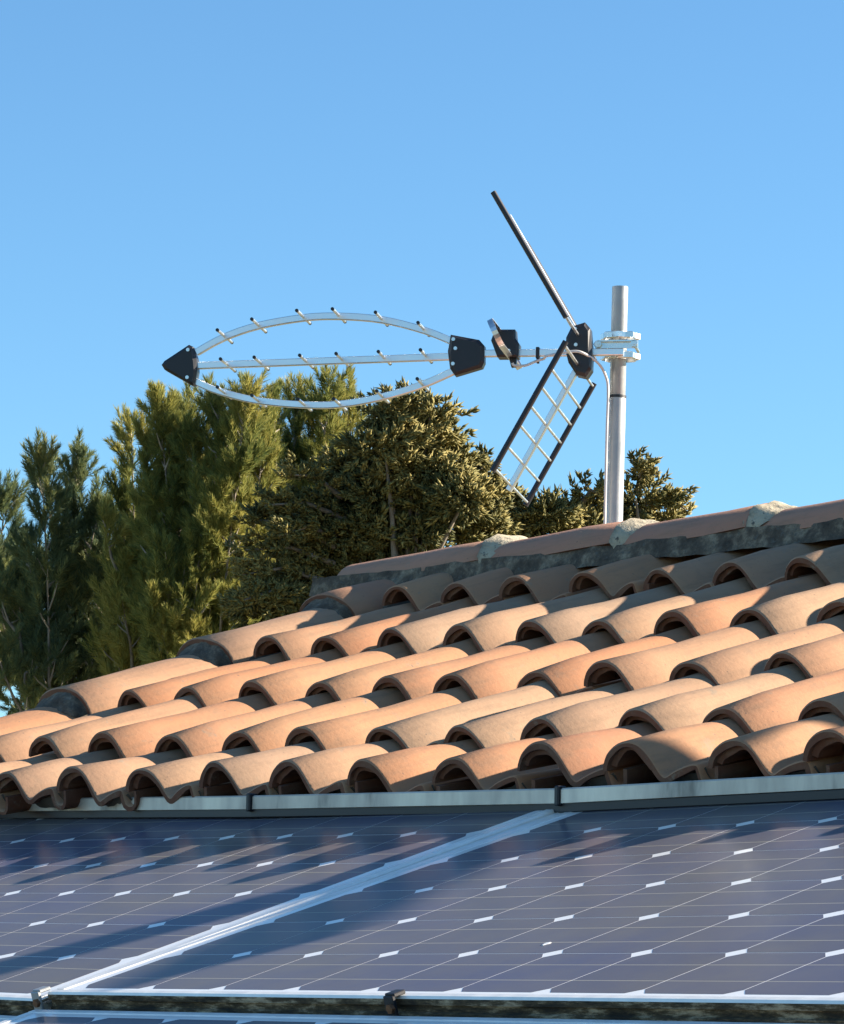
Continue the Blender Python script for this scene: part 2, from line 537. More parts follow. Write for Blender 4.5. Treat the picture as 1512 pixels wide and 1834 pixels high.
def shell_tile(prof, length, th, taper, seed, name, mats, warp=0.0020, m=4, collar=False):
    """curved clay tile: profile swept up the slope, real thickness, softened front arris"""
    rnd = random.Random(seed)
    ph = [rnd.uniform(0, 6.28) for _ in range(6)]
    nP = len(prof)
    nrm = []
    for i in range(nP):
        a, c = Vector(prof[max(0, i - 1)]), Vector(prof[min(nP - 1, i + 1)])
        t = (c - a).normalized()
        nrm.append(Vector((-t.y, t.x)))
    ys = [0.0, 0.0035] + [length * (k + 1) / m for k in range(m)]
    def pt(i, y, off):
        x, z = prof[i]
        if off > 0.005:
            off *= 1 + 0.16 * math.sin(37 * x + ph[4]) + 0.10 * math.sin(83 * x + ph[5])
        p = Vector((x, z)) - nrm[i] * off
        k = 1 - taper * y / length
        w = warp * (math.sin(9 * y + ph[0] + 30 * x) + math.sin(21 * y + ph[1] - 18 * x))
        return Vector((p.x * k + warp * math.sin(7 * y + ph[2]), y + (0.0022 * math.sin(40 * x + ph[3]) if y < 0.01 else 0), p.y + w))
    top, bot = [], []
    for j, y in enumerate(ys):
        o = 0.003 if j == 0 else 0.0
        top.append([pt(i, y, o) for i in range(nP)])
        bot.append([pt(i, y, th) for i in range(nP)])
    mb = MB()
    def grid(g, flip, mi):
        vs = [v for r in g for v in r]
        fs = []
        for j in range(len(g) - 1):
            for i in range(nP - 1):
                q = (j * nP + i, j * nP + i + 1, (j + 1) * nP + i + 1, (j + 1) * nP + i)
                fs.append(tuple(reversed(q)) if flip else q)
        mb.add(vs, fs, True, mi)
    grid(top, False, 0)
    grid(bot, True, 1)
    for r in (0, -1):
        vs = top[r] + bot[r]
        mb.add(vs, [(i, i + 1, nP + i + 1, nP + i) if r else (i + 1, i, nP + i, nP + i + 1) for i in range(nP - 1)], False, 1)
    if collar:
        # thickened lip just inside the mouth of the roll
        ids = [i for i in range(nP) if -0.054 < prof[i][0] < 0.058]
        cs = []
        for y, o in ((0.008, th * 0.9), (0.010, th + 0.0085), (0.055, th + 0.0085), (0.060, th * 0.9)):
            cs.append([pt(i, y, o) for i in ids])
        k = len(ids)
        mb.add([v for r_ in cs for v in r_], [(j * k + i + 1, j * k + i, (j + 1) * k + i, (j + 1) * k + i + 1) for j in range(3) for i in range(k - 1)], False, 1)
    for i in (0, nP - 1):
        vs = [g[i] for g in top] + [g[i] for g in bot]
        k = len(ys)
        mb.add(vs, [(j, j + 1, k + j + 1, k + j) for j in range(k - 1)], False, 1)
    me = bpy.data.meshes.new(name)
    me.from_pydata(mb.v, [], mb.f)
    me.polygons.foreach_set('use_smooth', mb.sm)
    me.polygons.foreach_set('material_index', mb.mi)
    for q in mats:
        me.materials.append(q)
    me.update()
    return me

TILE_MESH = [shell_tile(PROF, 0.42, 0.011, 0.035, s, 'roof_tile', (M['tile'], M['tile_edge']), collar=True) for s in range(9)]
ROWS = [0.0, 0.2156, 0.5738, 0.9470, 1.3167]
EXPO = [0.2156, 0.358, 0.373, 0.370, 0.372]
# how single tiles sit off the regular grid (sideways, height)
OFF = {(0, 0): (-.025, 0), (1, 0): (-.018, -.003), (2, 0): (-.011, -.004), (3, 0): (-.005, 0), (4, 0): (-.005, -.001), (5, 0): (-.006, -.005),
       (6, 0): (.004, -.004), (7, 0): (.007, .009), (8, 0): (.002, .010), (9, 0): (.018, .009), (10, 0): (.008, .010),
       (-1, 1): (.011, .010), (0, 1): (-.001, .005), (1, 1): (.001, -.003), (2, 1): (-.002, -.001), (3, 1): (-.012, -.003), (4, 1): (.002, -.003),
       (5, 1): (-.007, -.011), (6, 1): (-.008, -.003), (7, 1): (.008, .001), (8, 1): (.002, .003), (9, 1): (.006, .002),
       (-2, 2): (.020, 0), (-1, 2): (.008, -.001), (0, 2): (.007, .001), (1, 2): (.012, -.005), (2, 2): (.012, -.008), (3, 2): (-.012, -.006),
       (4, 2): (-.003, -.011), (5, 2): (-.011, -.004), (6, 2): (-.011, -.009), (7, 2): (0, -.006),
       (-2, 3): (.024, .005), (-1, 3): (.008, .002), (0, 3): (.004, .003), (1, 3): (.009, .001), (2, 3): (.007, -.004), (3, 3): (.001, -.007),
       (4, 3): (-.009, -.007), (5, 3): (-.014, -.009), (6, 3): (-.012, -.007),
       (-2, 4): (.013, .016), (-1, 4): (.001, .014), (0, 4): (-.006, .010), (1, 4): (0, .013), (2, 4): (.003, .001), (3, 4): (-.003, .003), (4, 4): (-.013, 0)}
PITCH = 0.205
for r in range(5):
    for k in range(-2, 17):
        dx, dz = OFF.get((k, r), (random.uniform(-.006, .006), random.uniform(-.004, .004)))
        tilt = math.atan2(0.031, EXPO[r])
        mw = TILE @ Matrix.Translation((k * PITCH + dx, ROWS[r] + random.uniform(-.006, .006), dz)) @ Matrix.Rotation(-tilt, 4, 'X') \
            @ Matrix.Rotation(random.uniform(-.022, .022), 4, 'Z') @ Matrix.Rotation(random.uniform(-.028, .028), 4, 'Y')
        link('roof_tile', TILE_MESH[(k * 7 + r * 4) % 9], house, mw)

# --- ridge and verge barrel tiles ---------------------------------------
def barrel(r, h, length, th, seed, name):
    pr = []
    for i in range(15):
        q = math.pi * (0.03 + 0.94 * i / 14)
        pr.append((-r * math.cos(q), h * math.sin(q) ** 0.85 - h))
    return shell_tile(pr, length, th, 0.10, seed, name, (M['ridge'] if name == 'ridge_tile' else M['tile'], M['tile_edge']), 0.0012)

def lump_strip(pts_a, pts_b, amp, seed, name, mat, sub=5, kind=None):
    """rough mortar bedding: a strip between two lines, roughened"""
    n = len(pts_a)
    vs = []
    for j in range(sub + 1):
        for i in range(n):
            p = Vector(pts_a[i]).lerp(Vector(pts_b[i]), j / sub)
            q = noise.noise_vector(p * 17 + Vector((seed, 0, 0))) * amp + noise.noise_vector(p * 48 + Vector((0, seed, 0))) * amp * 0.5
            vs.append(p + q)
    fs = [(j * n + i, j * n + i + 1, (j + 1) * n + i + 1, (j + 1) * n + i) for j in range(sub) for i in range(n - 1)]
    return MB().add(vs, fs, True).mesh(name, mat)

def crescent(r, h, seed, width, name, mat, z0=0.0, lift=0.012, drop=0.02):
    """mortar wedge closing the step where one barrel tile laps over the next (runs along +Y from the joint)"""
    vs = []
    nq, nw = 22, 6
    for j in range(nw + 1):
        u = j / nw
        bulge = lift * (1 - u) ** 0.7
        for i in range(nq + 1):
            q = math.pi * (0.04 + 0.92 * i / nq)
            rr = r + bulge - 0.002 * u
            hh = h + bulge
            sink = drop * u
            wob = 0.006 * noise.noise(Vector((q * 3, u * 2, seed)))
            yy = width * u * math.sin(q) ** 0.8 + 0.010 * noise.noise(Vector((q * 2, seed, u)))
            vs.append(Vector((-(rr + wob) * math.cos(q), -yy, (hh + wob) * math.sin(q) ** 0.85 - h + z0 - sink)))
    n = nq + 1
    fs = [(j * n + i, j * n + i + 1, (j + 1) * n + i + 1, (j + 1) * n + i) for j in range(nw) for i in range(nq)]
    # end cap back to the tile
    return MB().add(vs, fs, True).mesh(name, mat)

RIDGE_MESH = [barrel(0.106, 0.070, 0.47, 0.012, 20 + s, 'ridge_tile') for s in range(3)]
VERGE_MESH = [barrel(0.105, 0.072, 0.47, 0.012, 30 + s, 'verge_tile') for s in range(3)]

# ridge: tiles lap towards +X; each tile's open end (+X end) sits over the next one
rdir = Vector((1, 0.069, 0)).normalized()
RJ = [-0.30, 0.090, 0.460, 0.86, 1.26, 1.66, 2.06, 2.46]
def ridge_frame(x, zoff, tilt):
    # local Y of the barrel points towards -X of the roof so that its front (y=0) is the right-hand end
    yax = -rdir
    zax = Vector((0, 0, 1))
    # world-vertical ridge
    up = (TILE.to_3x3().inverted() @ Vector((0, 0, 1))).normalized()
    zax = (up - yax * up.dot(yax)).normalized()
    xax = yax.cross(zax)
    m = Matrix(((xax.x, yax.x, zax.x, x), (xax.y, yax.y, zax.y, RY(x)), (xax.z, yax.z, zax.z, 0.045 + zoff), (0, 0, 0, 1)))
    return TILE @ m @ Matrix.Rotation(-tilt, 4, 'X')
for i, x in enumerate(RJ):
    L = 0.47 if i else 0.50
    o = link('ridge_tile', RIDGE_MESH[i % 3], house, ridge_frame(x, random.uniform(-.002, .004), math.atan2(0.018, 0.40)))
    mw = ridge_frame(x, 0.0, 0)
    link('mortar_joint', crescent(0.104, 0.069, i * 3.1, 0.075, 'mortar_joint', M['mortar'], 0.001, 0.003, 0.020), house, mw)
# bedding mortar on both flanks of the ridge
xs = [-0.82 + 0.03 * i for i in range(125)]
for sgn, nm in ((-1, 1.7), (1, 9.2)):
    up = (TILE.to_3x3().inverted() @ Vector((0, 0, 1))).normalized()
    side = Vector((0, 1, 0))
    side = (side - up * up.dot(side)).normalized()
    A = [Vector((x, RY(x), 0.045)) + side * sgn * 0.101 - up * 0.062 for x in xs]
    B = [Vector((x, RY(x), 0.045)) + side * sgn * 0.118 - up * (0.106 if sgn < 0 else 0.14) for x in xs]
    link('mortar_bed', lump_strip(A, B, 0.0075, nm, 'mortar_bed', M['mortar_dark']), house, TILE)
# plug closing the left end of the ridge
def plug():
    vs = []
    for j in range(5):
        for i in range(15):
            q = math.pi * i / 14
            k = 1 - j / 4
            p = Vector((-0.100 * math.cos(q) * (0.15 + 0.85 * k), 0.5 * 0.02 * (1 - k), 0.066 * math.sin(q) * k - 0.066 - 0.05 * (1 - abs(math.cos(q))) * 0))
            vs.append(p + noise.noise_vector(p * 30) * 0.006)
    fs = [(j * 15 + i, j * 15 + i + 1, (j + 1) * 15 + i + 1, (j + 1) * 15 + i) for j in range(4) for i in range(14)]
    mb = MB().add(vs, fs, True)
    # lump below the end down to the verge
    bm = bmesh.new()
    bmesh.ops.create_icosphere(bm, subdivisions=3, radius=1)
    v2 = []
    for v in bm.verts:
        p = Vector((v.co.x * 0.10, v.co.y * 0.05, v.co.z * 0.075 - 0.085))
        v2.append(p + noise.noise_vector(p * 22) * 0.012)
    mb.add(v2, [[v.index for v in f.verts] for f in bm.faces], True)
    bm.free()
    return mb.mesh('mortar_plug', M['mortar_dark'])
link('mortar_plug', plug(), house, ridge_frame(-0.735, -0.022, 0))

# verge: barrels run up the left edge, each laps over the one below
VX, VZ = -0.594, 0.02
VJ = [-0.27, 0.145, 0.545, 0.925, 1.28]
for i, y in enumerate(VJ):
    tilt = math.atan2(0.030, 0.39)
    mw = TILE @ Matrix.Translation((VX, y, VZ)) @ Matrix.Rotation(-tilt, 4, 'X')
    if i == len(VJ) - 1:
        me = barrel(0.105, 0.072, 0.25, 0.012, 40, 'verge_tile')
    else:
        me = VERGE_MESH[i % 3]
    link('verge_tile', me, house, mw)
    link('mortar_joint', crescent(0.103, 0.070, 50 + i, 0.055, 'mortar_joint', M['mortar_dark'], -0.006, -0.001, 0.024), house, TILE @ Matrix.Translation((VX, y + 0.006, VZ)))
A = [Vector((VX + 0.098, -0.1 + 0.04 * i, VZ - 0.055)) for i in range(40)]
B = [Vector((VX + 0.125, -0.1 + 0.04 * i, VZ - 0.11)) for i in range(40)]
link('mortar_bed', lump_strip(A, B, 0.005, 4.4, 'mortar_bed', M['mortar_dark']), house, TILE)
A = [Vector((VX - 0.098, -0.1 + 0.04 * i, VZ - 0.055)) for i in range(42)]
B = [Vector((VX - 0.110, -0.1 + 0.04 * i, VZ - 0.17)) for i in range(42)]
link('mortar_bed', lump_strip(A, B, 0.004, 6.4, 'mortar_bed', M['mortar']), house, TILE)

# mortar closing the gap below the eave tiles, near-black to paint its shade
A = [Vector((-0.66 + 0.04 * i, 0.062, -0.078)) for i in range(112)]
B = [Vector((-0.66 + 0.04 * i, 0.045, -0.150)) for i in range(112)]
link('eave_closure', lump_strip(A, B, 0.010, 2.2, 'eave_closure', M['eave_shade_dirt']), house, TILE)
# mossy dirt packed under the front of each pan
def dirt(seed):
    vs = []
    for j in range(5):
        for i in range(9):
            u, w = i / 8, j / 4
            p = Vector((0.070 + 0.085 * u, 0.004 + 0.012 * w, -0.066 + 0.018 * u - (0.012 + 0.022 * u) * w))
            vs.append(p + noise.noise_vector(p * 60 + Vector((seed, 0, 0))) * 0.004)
    return MB().add(vs, [(j * 9 + i, j * 9 + i + 1, (j + 1) * 9 + i + 1, (j + 1) * 9 + i) for j in range(4) for i in range(8)], True).mesh('pan_bedding', M['eave_shade_dirt'])
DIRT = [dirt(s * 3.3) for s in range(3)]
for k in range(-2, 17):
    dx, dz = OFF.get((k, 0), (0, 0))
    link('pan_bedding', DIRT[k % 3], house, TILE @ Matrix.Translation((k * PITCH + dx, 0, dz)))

# zinc strip between eave and panels, in lengths with dark clips at the joints
FP = [Vector((-3.1343, 0.9401, 0.3603)), Vector((-1.4474, 0.8477, 0.3079)), Vector((-0.6818, 0.8645, 0.2923)), Vector((-0.0771, 0.8596, 0.2907)), Vector((1.9388, 0.8571, 0.2905))]
def strip(a, c):
    a, c = Vector(a), Vector(c)
    t = (c - a).normalized()
    out = Vector((t.y, -t.x, 0)).normalized()
    mb = MB()
    n = 10
    sec = [(-0.012, -0.006), (0.000, -0.004), (0.000, 0.0), (0.000, 0.016), (-0.003, 0.0185), (-0.022, 0.019), (-0.024, -0.01)]
    vs = []
    for i in range(n + 1):
        p = a.lerp(c, i / n)
        w = noise.noise(p * 3.0) * 0.0015
        for (o, z) in sec:
            vs.append(p + out * (o + w) + Vector((0, 0, z)))
    m = len(sec)
    mb.add(vs, [(i * m + j, i * m + j + 1, (i + 1) * m + j + 1, (i + 1) * m + j) for i in range(n) for j in range(m - 1)])
    return mb.mesh('flashing_strip', M['zinc'])
for i in range(4):
    a, c = FP[i], FP[i + 1]
    t = (c - a).normalized()
    if i == 2:
        link('flashing_strip', strip(a + t * 0.006, FP[4]), house)
        break
    link('flashing_strip', strip(a + t * 0.006, c - t * 0.006), house)
for a, c in ((FP[0], FP[2]), (FP[2], FP[4])):
    t = (c - a).normalized()
    pts = [FP[0], FP[1], FP[2]] if a is FP[0] else [a, FP[3], c]
    mb = MB().sqtube([p + Vector((0.006 * t.y, 0.008, -0.0105)) for p in pts], 0.010, 0.014, (0, 1, 0))  # black strip added to stand for the shadow gap under the zinc
    link('gap_shade_strip', mb.mesh('gap_shade_strip', M['rubber']), house)
for i in (1, 2):
    mb = MB().box((0, 0.004, 0.007), (0.010, 0.018, 0.030), None, 0.002)
    link('joint_clip', mb.mesh('joint_clip', M['rubber']), house, Matrix.Translation(FP[i]))

# unseen pole and bar added behind the ridge to cast the long shadow
def unseen_shadow_pole():
    c0 = Vector((0.915, 3.137, 0))
    mb = MB().tube([c0 + Vector((0, 0, 0.45)), c0 + Vector((0, 0, 2.30))], 0.056, 18)
    mb.tube([c0 + Vector((0, 0, 2.30)), c0 + Vector((0, 0, 2.33)), c0 + Vector((0, 0, 2.40))], [0.085, 0.085, 0.02], 18)
    o = link('unseen_shadow_pole', mb.mesh('unseen_shadow_pole', M['galv']), house)
    d = Vector((math.cos(SUN_AZ), -math.sin(SUN_AZ), 0))
    mb = MB().box((0.17, 0, 1.60), (0.44, 0.05, 0.06), None, 0.004).box((-0.03, 0.08, 1.60), (0.05, 0.03, 0.05))
    link('unseen_shadow_bar', mb.mesh('unseen_shadow_bar', M['galv']), o, Matrix.Translation(c0 + Vector((0, -0.10, 0))) @ Matrix.Rotation(-SUN_AZ, 4, 'Z'))
unseen_shadow_pole()

# ------------------------------------------------------------------ solar panels
P0 = 0.158
def cell_mesh():
    h, c = 0.0780, 0.0155
    pts = [(-h + c, -h), (h - c, -h), (h, -h + c), (h, h - c), (h - c, h), (-h + c, h), (-h, h - c), (-h, -h + c)]
    vs = [(x, y, 0.00018) for x, y in pts] + [(x, y, -0.0004) for x, y in pts]
    fs = [tuple(range(8))] + [(k, 8 + k, 8 + (k + 1) % 8, (k + 1) % 8) for k in range(8)]
    return MB().add(vs, fs).mesh('solar_cell', M['cell'])
CELL = cell_mesh()

def rail(L, w, name, mat, h=0.024, mat2=None):
    """frame profile along X, outer edge at y=0, inner edge at y=w"""
    sec = [(0, -h), (0, -h + 0.0045), (0.004, -h + 0.0055), (0.004, -0.0105), (0, -0.0095), (0, -0.002), (0.002, 0.0012), (w - 0.0015, 0.0012), (w, -0.0006), (w, -h)]
    vs = [(x, y, z) for x in (0, L) for y, z in sec]
    n = len(sec)
    fs = [(j, (j + 1) % n, n + (j + 1) % n, n + j) for j in range(n)] + [tuple(reversed(range(n))), tuple(range(n, 2 * n))]
    mb = MB().add(vs, fs)
    if mat2:
        mb.mi[:5] = [1] * 5
        return mb.mesh(name, mat, mat2)
    return mb.mesh(name, mat)

def panel(fr, i0, i1, jrows, mg, fw, label, dirty, mb_=0.009, mt=0.013):
    x0, x1 = i0 * P0, i1 * P0
    y0, y1 = 0.0, jrows * P0
    org = fr @ Vector(((x0 + x1) / 2, y0 - mb_, 0))
    o = empty('solar_panel', org, label, 'solar panel', 'framed solar panels laid in two courses below the roof tiles')
    mb = MB().add([(x0 - mg, y0 - mb_, 0), (x1 + mg, y0 - mb_, 0), (x1 + mg, y1 + mt, 0), (x0 - mg, y1 + mt, 0),
                   (x0 - mg, y0 - mb_, -0.006), (x1 + mg, y0 - mb_, -0.006), (x1 + mg, y1 + mt, -0.006), (x0 - mg, y1 + mt, -0.006)],
                  [(0, 1, 2, 3), (7, 6, 5, 4), (0, 4, 5, 1), (1, 5, 6, 2), (2, 6, 7, 3), (3, 7, 4, 0)])
    link('backsheet', mb.mesh('backsheet', M['sheet']), o, fr)
    for i in range(i0, i1):
        for j in range(jrows):
            link('solar_cell', CELL, o, fr @ Matrix.Translation(((i + 0.5) * P0, (j + 0.5) * P0, 0)))
    fx = 0.014
    LX, LY = x1 - x0 + 2 * mg + 2 * fw, y1 - y0 + mt + mb_
    T = Matrix.Translation
    Rz = lambda a: Matrix.Rotation(R(a), 4, 'Z')
    bottom = rail(LX, fx, 'frame_rail', M['alu_frame'], 0.024, M['moss'] if dirty else None)
    link('frame_rail', bottom, o, fr @ T((x0 - mg - fw, y0 - mb_ - fx, 0)), label='mossy dirty lower frame rail' if dirty else None)
    link('frame_rail', rail(LX, fx, 'frame_rail', M['alu_frame']), o, fr @ T((x1 + mg + fw, y1 + mt + fx, 0)) @ Rz(180))
    link('frame_rail', rail(LY - 0.002, fw, 'frame_rail', M['alu_frame']), o, fr @ T((x0 - mg - fw, y1 + mt - 0.001, 0)) @ Rz(-90))
    link('frame_rail', rail(LY - 0.002, fw, 'frame_rail', M['alu_frame']), o, fr @ T((x1 + mg + fw, y0 - mb_ + 0.001, 0)) @ Rz(90))
    return o

MG, FW = 0.022, 0.019
pR = panel(PAN, -4, 6, 6, MG, FW, 'dusty solar panel right of the diagonal aluminium divider, directly below the eave', True)
pL = panel(PANL, -4, 6, 6, MG, FW, 'dusty solar panel left of the diagonal aluminium divider, crossed by a long blue shadow', True)
LOW = Matrix.Translation((0, 0, 0)) @ PAN @ Matrix.Translation((0, -6 * P0 - 0.013 - 0.009 - 2 * 0.014 - 0.022, -0.0165))
LOWL = PANL @ Matrix.Translation((0, -6 * P0 - 0.013 - 0.009 - 2 * 0.014 - 0.022, -0.0165))
panel(LOW, -4, 6, 6, MG, FW, 'shaded solar panel of the lower course at the bottom edge, right of the divider', False)
panel(LOWL, -4, 6, 6, MG, FW, 'shaded solar panel corner at the bottom left, lower course left of the divider', False)
# filler profile in the joint between left and right panels
def filler():
    a0, a1 = PANL @ Vector((6 * P0 + MG + FW, -0.03, -0.006)), PANL @ Vector((6 * P0 + MG + FW, 6 * P0 + 0.03, -0.006))
    b0, b1 = PAN @ Vector((-4 * P0 - MG - FW, -0.03, -0.006)), PAN @ Vector((-4 * P0 - MG - FW, 6 * P0 + 0.03, -0.006))
    e0, e1 = (b0 - a0) * 0.10, (b1 - a1) * 0.10
    up = Vector((0, -0.3, 0.954)) * 0.004
    vs = []
    for k in (0.04, 0.30, 0.34, 0.66, 0.70, 0.96):
        h = up if 0.32 < k < 0.68 else up * 0
        vs += [a0.lerp(b0, k) + h, a1.lerp(b1, k) + h]
    return MB().add(vs, [(2 * i, 2 * i + 2, 2 * i + 3, 2 * i + 1) for i in range(5)]).mesh('cover_profile', M['alu_frame'])
link('cover_profile', filler(), pR)
# clamps on the lower edge
def clamp(at, mats):
    mb = MB().box((0, 0.004, 0.002), (0.018, 0.018, 0.005), None, 0.001, 0)
    mb.box((0, -0.006, -0.011), (0.018, 0.005, 0.026), None, 0.001, 0)
    mb.tube([(0.004, -0.008, -0.012), (0.004, -0.013, -0.012)], 0.006, 6, True, False, 1)
    return link('panel_clamp', mb.mesh('panel_clamp', *mats), pR, at)
yb = -0.009 - 0.014
clamp(PAN @ Matrix.Translation((-4 * P0 - MG - FW - 0.014, yb - 0.003, 0.002)), (M['galv'], M['rust']))
clamp(PAN @ Matrix.Translation((0.08, yb - 0.003, 0.002)), (M['rubber'], M['rust']))

mb = MB()
pts = [(0.0035 * math.cos(q) * (1 + .3 * math.sin(3 * q)), 0.006 * math.sin(q)) for q in [k * 0.628 for k in range(10)]]
mb.add([(x, y, 0.0009) for x, y in pts] + [(x * 1.2, y * 1.2, 0.0002) for x, y in pts], [tuple(range(10))] + [(k, 10 + k, 10 + (k + 1) % 10, (k + 1) % 10) for k in range(10)])
link('bird_dropping', mb.mesh('bird_dropping', M['sheet']), pR, PAN @ Matrix.Translation((0.0996, 0.1991, 0)))

# ------------------------------------------------------------------ mast and antenna
FH = Vector((-0.7885, 0.615, 0)).normalized()
RH = Vector((0.615, 0.7885, 0)).normalized()
MBASE, MJ, MTOP = Vector((-2.6808, 2.704, 1.0714)), Vector((-2.6781, 2.7074, 1.3619)), Vector((-2.676, 2.7102, 1.6141))
foot = MBASE + (MBASE - MTOP).normalized() * 0.42
mast = empty('antenna_mast', foot, 'grey galvanised steel pole rising behind the ridge, with a sleeve joint half way', 'mast')
link('lower_tube', MB().tube([foot, MJ], 0.0195, 20).mesh('lower_tube', M['galv']), mast)
mb = MB()
ax = (MTOP - MJ).normalized()
mb.tube([MJ, MJ + ax * 0.002, MTOP], [0.0170, 0.0182, 0.0182], 20, False)
mb.tube([MTOP, MTOP - ax * 0.10], 0.0160, 20, False)
n0 = len(mb.v)
link('upper_tube', mb.mesh('upper_tube', M['galv']), mast)
link('sleeve_ring', MB().tube([MJ - ax * 0.003, MJ + ax * 0.003], 0.0202, 20).mesh('sleeve_ring', M['rubber']), mast)

A0 = Vector((-2.675, 2.7114, 1.4757))
AA = Vector((-0.7367, -0.6762, 0)).normalized()      # towards the front of the aerial
AD = Vector((-0.6762, 0.7367, 0)).normalized()       # along the elements (far end +)
AZ = Vector((0, 0, 1))
OFFD = -0.045                                        # boom stands in front of the pole
def ap(a, z, d=0.0):
    return A0 + AA * a + AZ * z + AD * (d + OFFD)
ant = empty('television_antenna', ap(0.02, -0.02), 'silver triple-boom television aerial with black caps and a V-shaped grid reflector', 'antenna')

def smooth_path(pts, n):
    P = [Vector((p[0], p[1], 0)) for p in pts]
    out = []
    m = len(P) - 1
    for i in range(m):
        p0, p1, p2, p3 = P[max(0, i - 1)], P[i], P[i + 1], P[min(m, i + 2)]
        for k in range(n):
            t = k / n
            out.append(0.5 * ((2 * p1) + (p2 - p0) * t + (2 * p0 - 5 * p1 + 4 * p2 - p3) * t * t + (3 * p1 - p0 - 3 * p2 + p3) * t ** 3))
    out.append(P[-1])
    return out
UBP = [(0.968, -0.009), (0.9045, 0.0250), (0.8255, 0.0510), (0.721, 0.0680), (0.6391, 0.0705), (0.5404, 0.0615), (0.4417, 0.0358), (0.3700, 0.0065)]
LBP = [(0.970, -0.0760), (0.9126, -0.0996), (0.8269, -0.1212), (0.7192, -0.1325), (0.6347, -0.1325), (0.5396, -0.1172), (0.445, -0.0902), (0.370, -0.0580)]
MBP = [(0.970, -0.0400), (0.372, -0.0254)]
for P in (UBP, MBP, LBP):
    pts = smooth_path(P, 4) if len(P) > 2 else [Vector((p[0], p[1], 0)) for p in P]
    link('boom', MB().sqtube([ap(p.x, p.y) for p in pts], 0.014, 0.0155, AD).mesh('boom', M['alu']), ant)
def director(a, z, half, r=0.0036):
    mb = MB().tube([ap(a, z, -half), ap(a, z, half)], r, 10)
    o = link('director_rod', mb.mesh('director_rod', M['alu']), ant)
    for s in (-1, 1):
        mb = MB().tube([ap(a, z, s * (half - 0.002)), ap(a, z, s * (half + 0.004))], r * 1.12, 10)
        link('end_plug', mb.mesh('end_plug', M['black']), o)
for a, z in ((.9033, .0280), (.8243, .0520), (.721, .0705), (.6391, .0730), (.5404, .0640), (.4429, .0390)):
    director(a, z, 0.075)
for a, z in ((.8943, -.0388), (.8165, -.0357), (.7119, -.0324), (.6285, -.0294), (.5319, -.0260), (.4362, -.0231)):
    director(a, z, 0.075)
for a, z in ((.9000, -.1030), (.8200, -.1230), (.7135, -.1325), (.6319, -.1325), (.5340, -.1156), (.4422, -.0890)):
    director(a, z, 0.075)

def cap(poly, th, name, studs):
    mb = MB().prism(poly, A0 + AD * OFFD, AA, AZ, AD, th, 0.006)
    o = link(name, mb.mesh(name, M['black']), ant)
    for (a, z) in studs:
        mb = MB().tube([ap(a, z, -th / 2 - 0.004), ap(a, z, -th / 2 + 0.002)], 0.0042, 10)
        link('rivet', mb.mesh('rivet', M['zinced']), o)
cap([(1.0466, -.0389), (1.0400, -.0300), (.9835, .0070), (.9735, .0020), (.9647, -.0256), (.9622, -.0539), (.9685, -.0880), (.9760, -.0860), (1.0394, -.0500)], 0.036, 'nose_cap',
    [(.984, -.006), (.984, -.070)])
cap([(.3785, .0230), (.3129, .0100), (.3015, -.0030), (.3010, -.0414), (.3060, -.0530), (.3673, -.0710), (.3787, -.0545), (.3845, -.0153)], 0.036, 'rear_cap',
    [(.371, .011), (.366, -.010), (.371, -.045)])
link('boom', MB().sqtube([ap(0.325, -0.0193), ap(-0.012, -0.0193)], 0.015, 0.0155, AD).mesh('boom', M['alu']), ant)

# balun box with the folded dipole through it
mb = MB().prism([(.279, .0258), (.270, .0323), (.2309, .0318), (.2292, .0108), (.2213, -.0011), (.2234, -.0312), (.2703, -.0307), (.2853, .0075)], A0 + AD * OFFD, AA, AZ, AD, 0.045, 0.004)
mb.prism([(.246, -.030), (.228, -.030), (.229, -.050), (.240, -.052)], A0 + AD * OFFD, AA, AZ, AD, 0.018, 0.002)
bx = link('balun_box', mb.mesh('balun_box', M['black']), ant)
link('box_screw', MB().tube([ap(.2435, -.017, -.026), ap(.2435, -.017, -.020)], 0.0035, 8).mesh('box_screw', M['zinced']), bx)
def dipole():
    hl, hs = 0.135, 0.034
    ca, cz = 0.256, 0.001
    tiltv = (AZ * 0.90 + AA * 0.42).normalized()
    pts = []
    for k in range(13):
        q = math.pi / 2 + math.pi * k / 12
        pts.append((-hl + hs * math.cos(q), hs * math.sin(q)))
    for k in range(13):
        q = -math.pi / 2 + math.pi * k / 12
        pts.append((hl + hs * math.cos(q), hs * math.sin(q)))
    pts.append(pts[0])
    c = ap(ca, cz)
    path = [c + AD * x + tiltv * y for x, y in pts]
    nrm = AD.cross(tiltv).normalized()
    mb = MB()
    vs = []
    n = len(path)
    for i, p in enumerate(path):
        t = (path[(i + 1) % (n - 1)] - path[(i - 1) % (n - 1)]).normalized()
        u = nrm.cross(t).normalized()
        for a_, b_ in ((-1, -1), (-1, 1), (1, 1), (1, -1)):
            vs.append(p + nrm * a_ * 0.0065 + u * b_ * 0.0009)
    mb.add(vs, [(i * 4 + k, i * 4 + (k + 1) % 4, (i + 1) * 4 + (k + 1) % 4, (i + 1) * 4 + k) for i in range(n - 1) for k in range(4)])
    return mb.mesh('folded_dipole', M['alu'])
link('folded_dipole', dipole(), ant)

# reflector hub
cap([(.0997, .0380), (.0726, .0460), (.0608, .0323), (.0560, -.0200), (.0570, -.0618), (.0685, -.0786), (.0905, -.0732), (.109, -.0456), (.1158, -.0194), (.1149, .0120), (.1048, .0328)], 0.05, 'reflector_hub',
    [(.0940, .0300), (.0920, -.0060)])
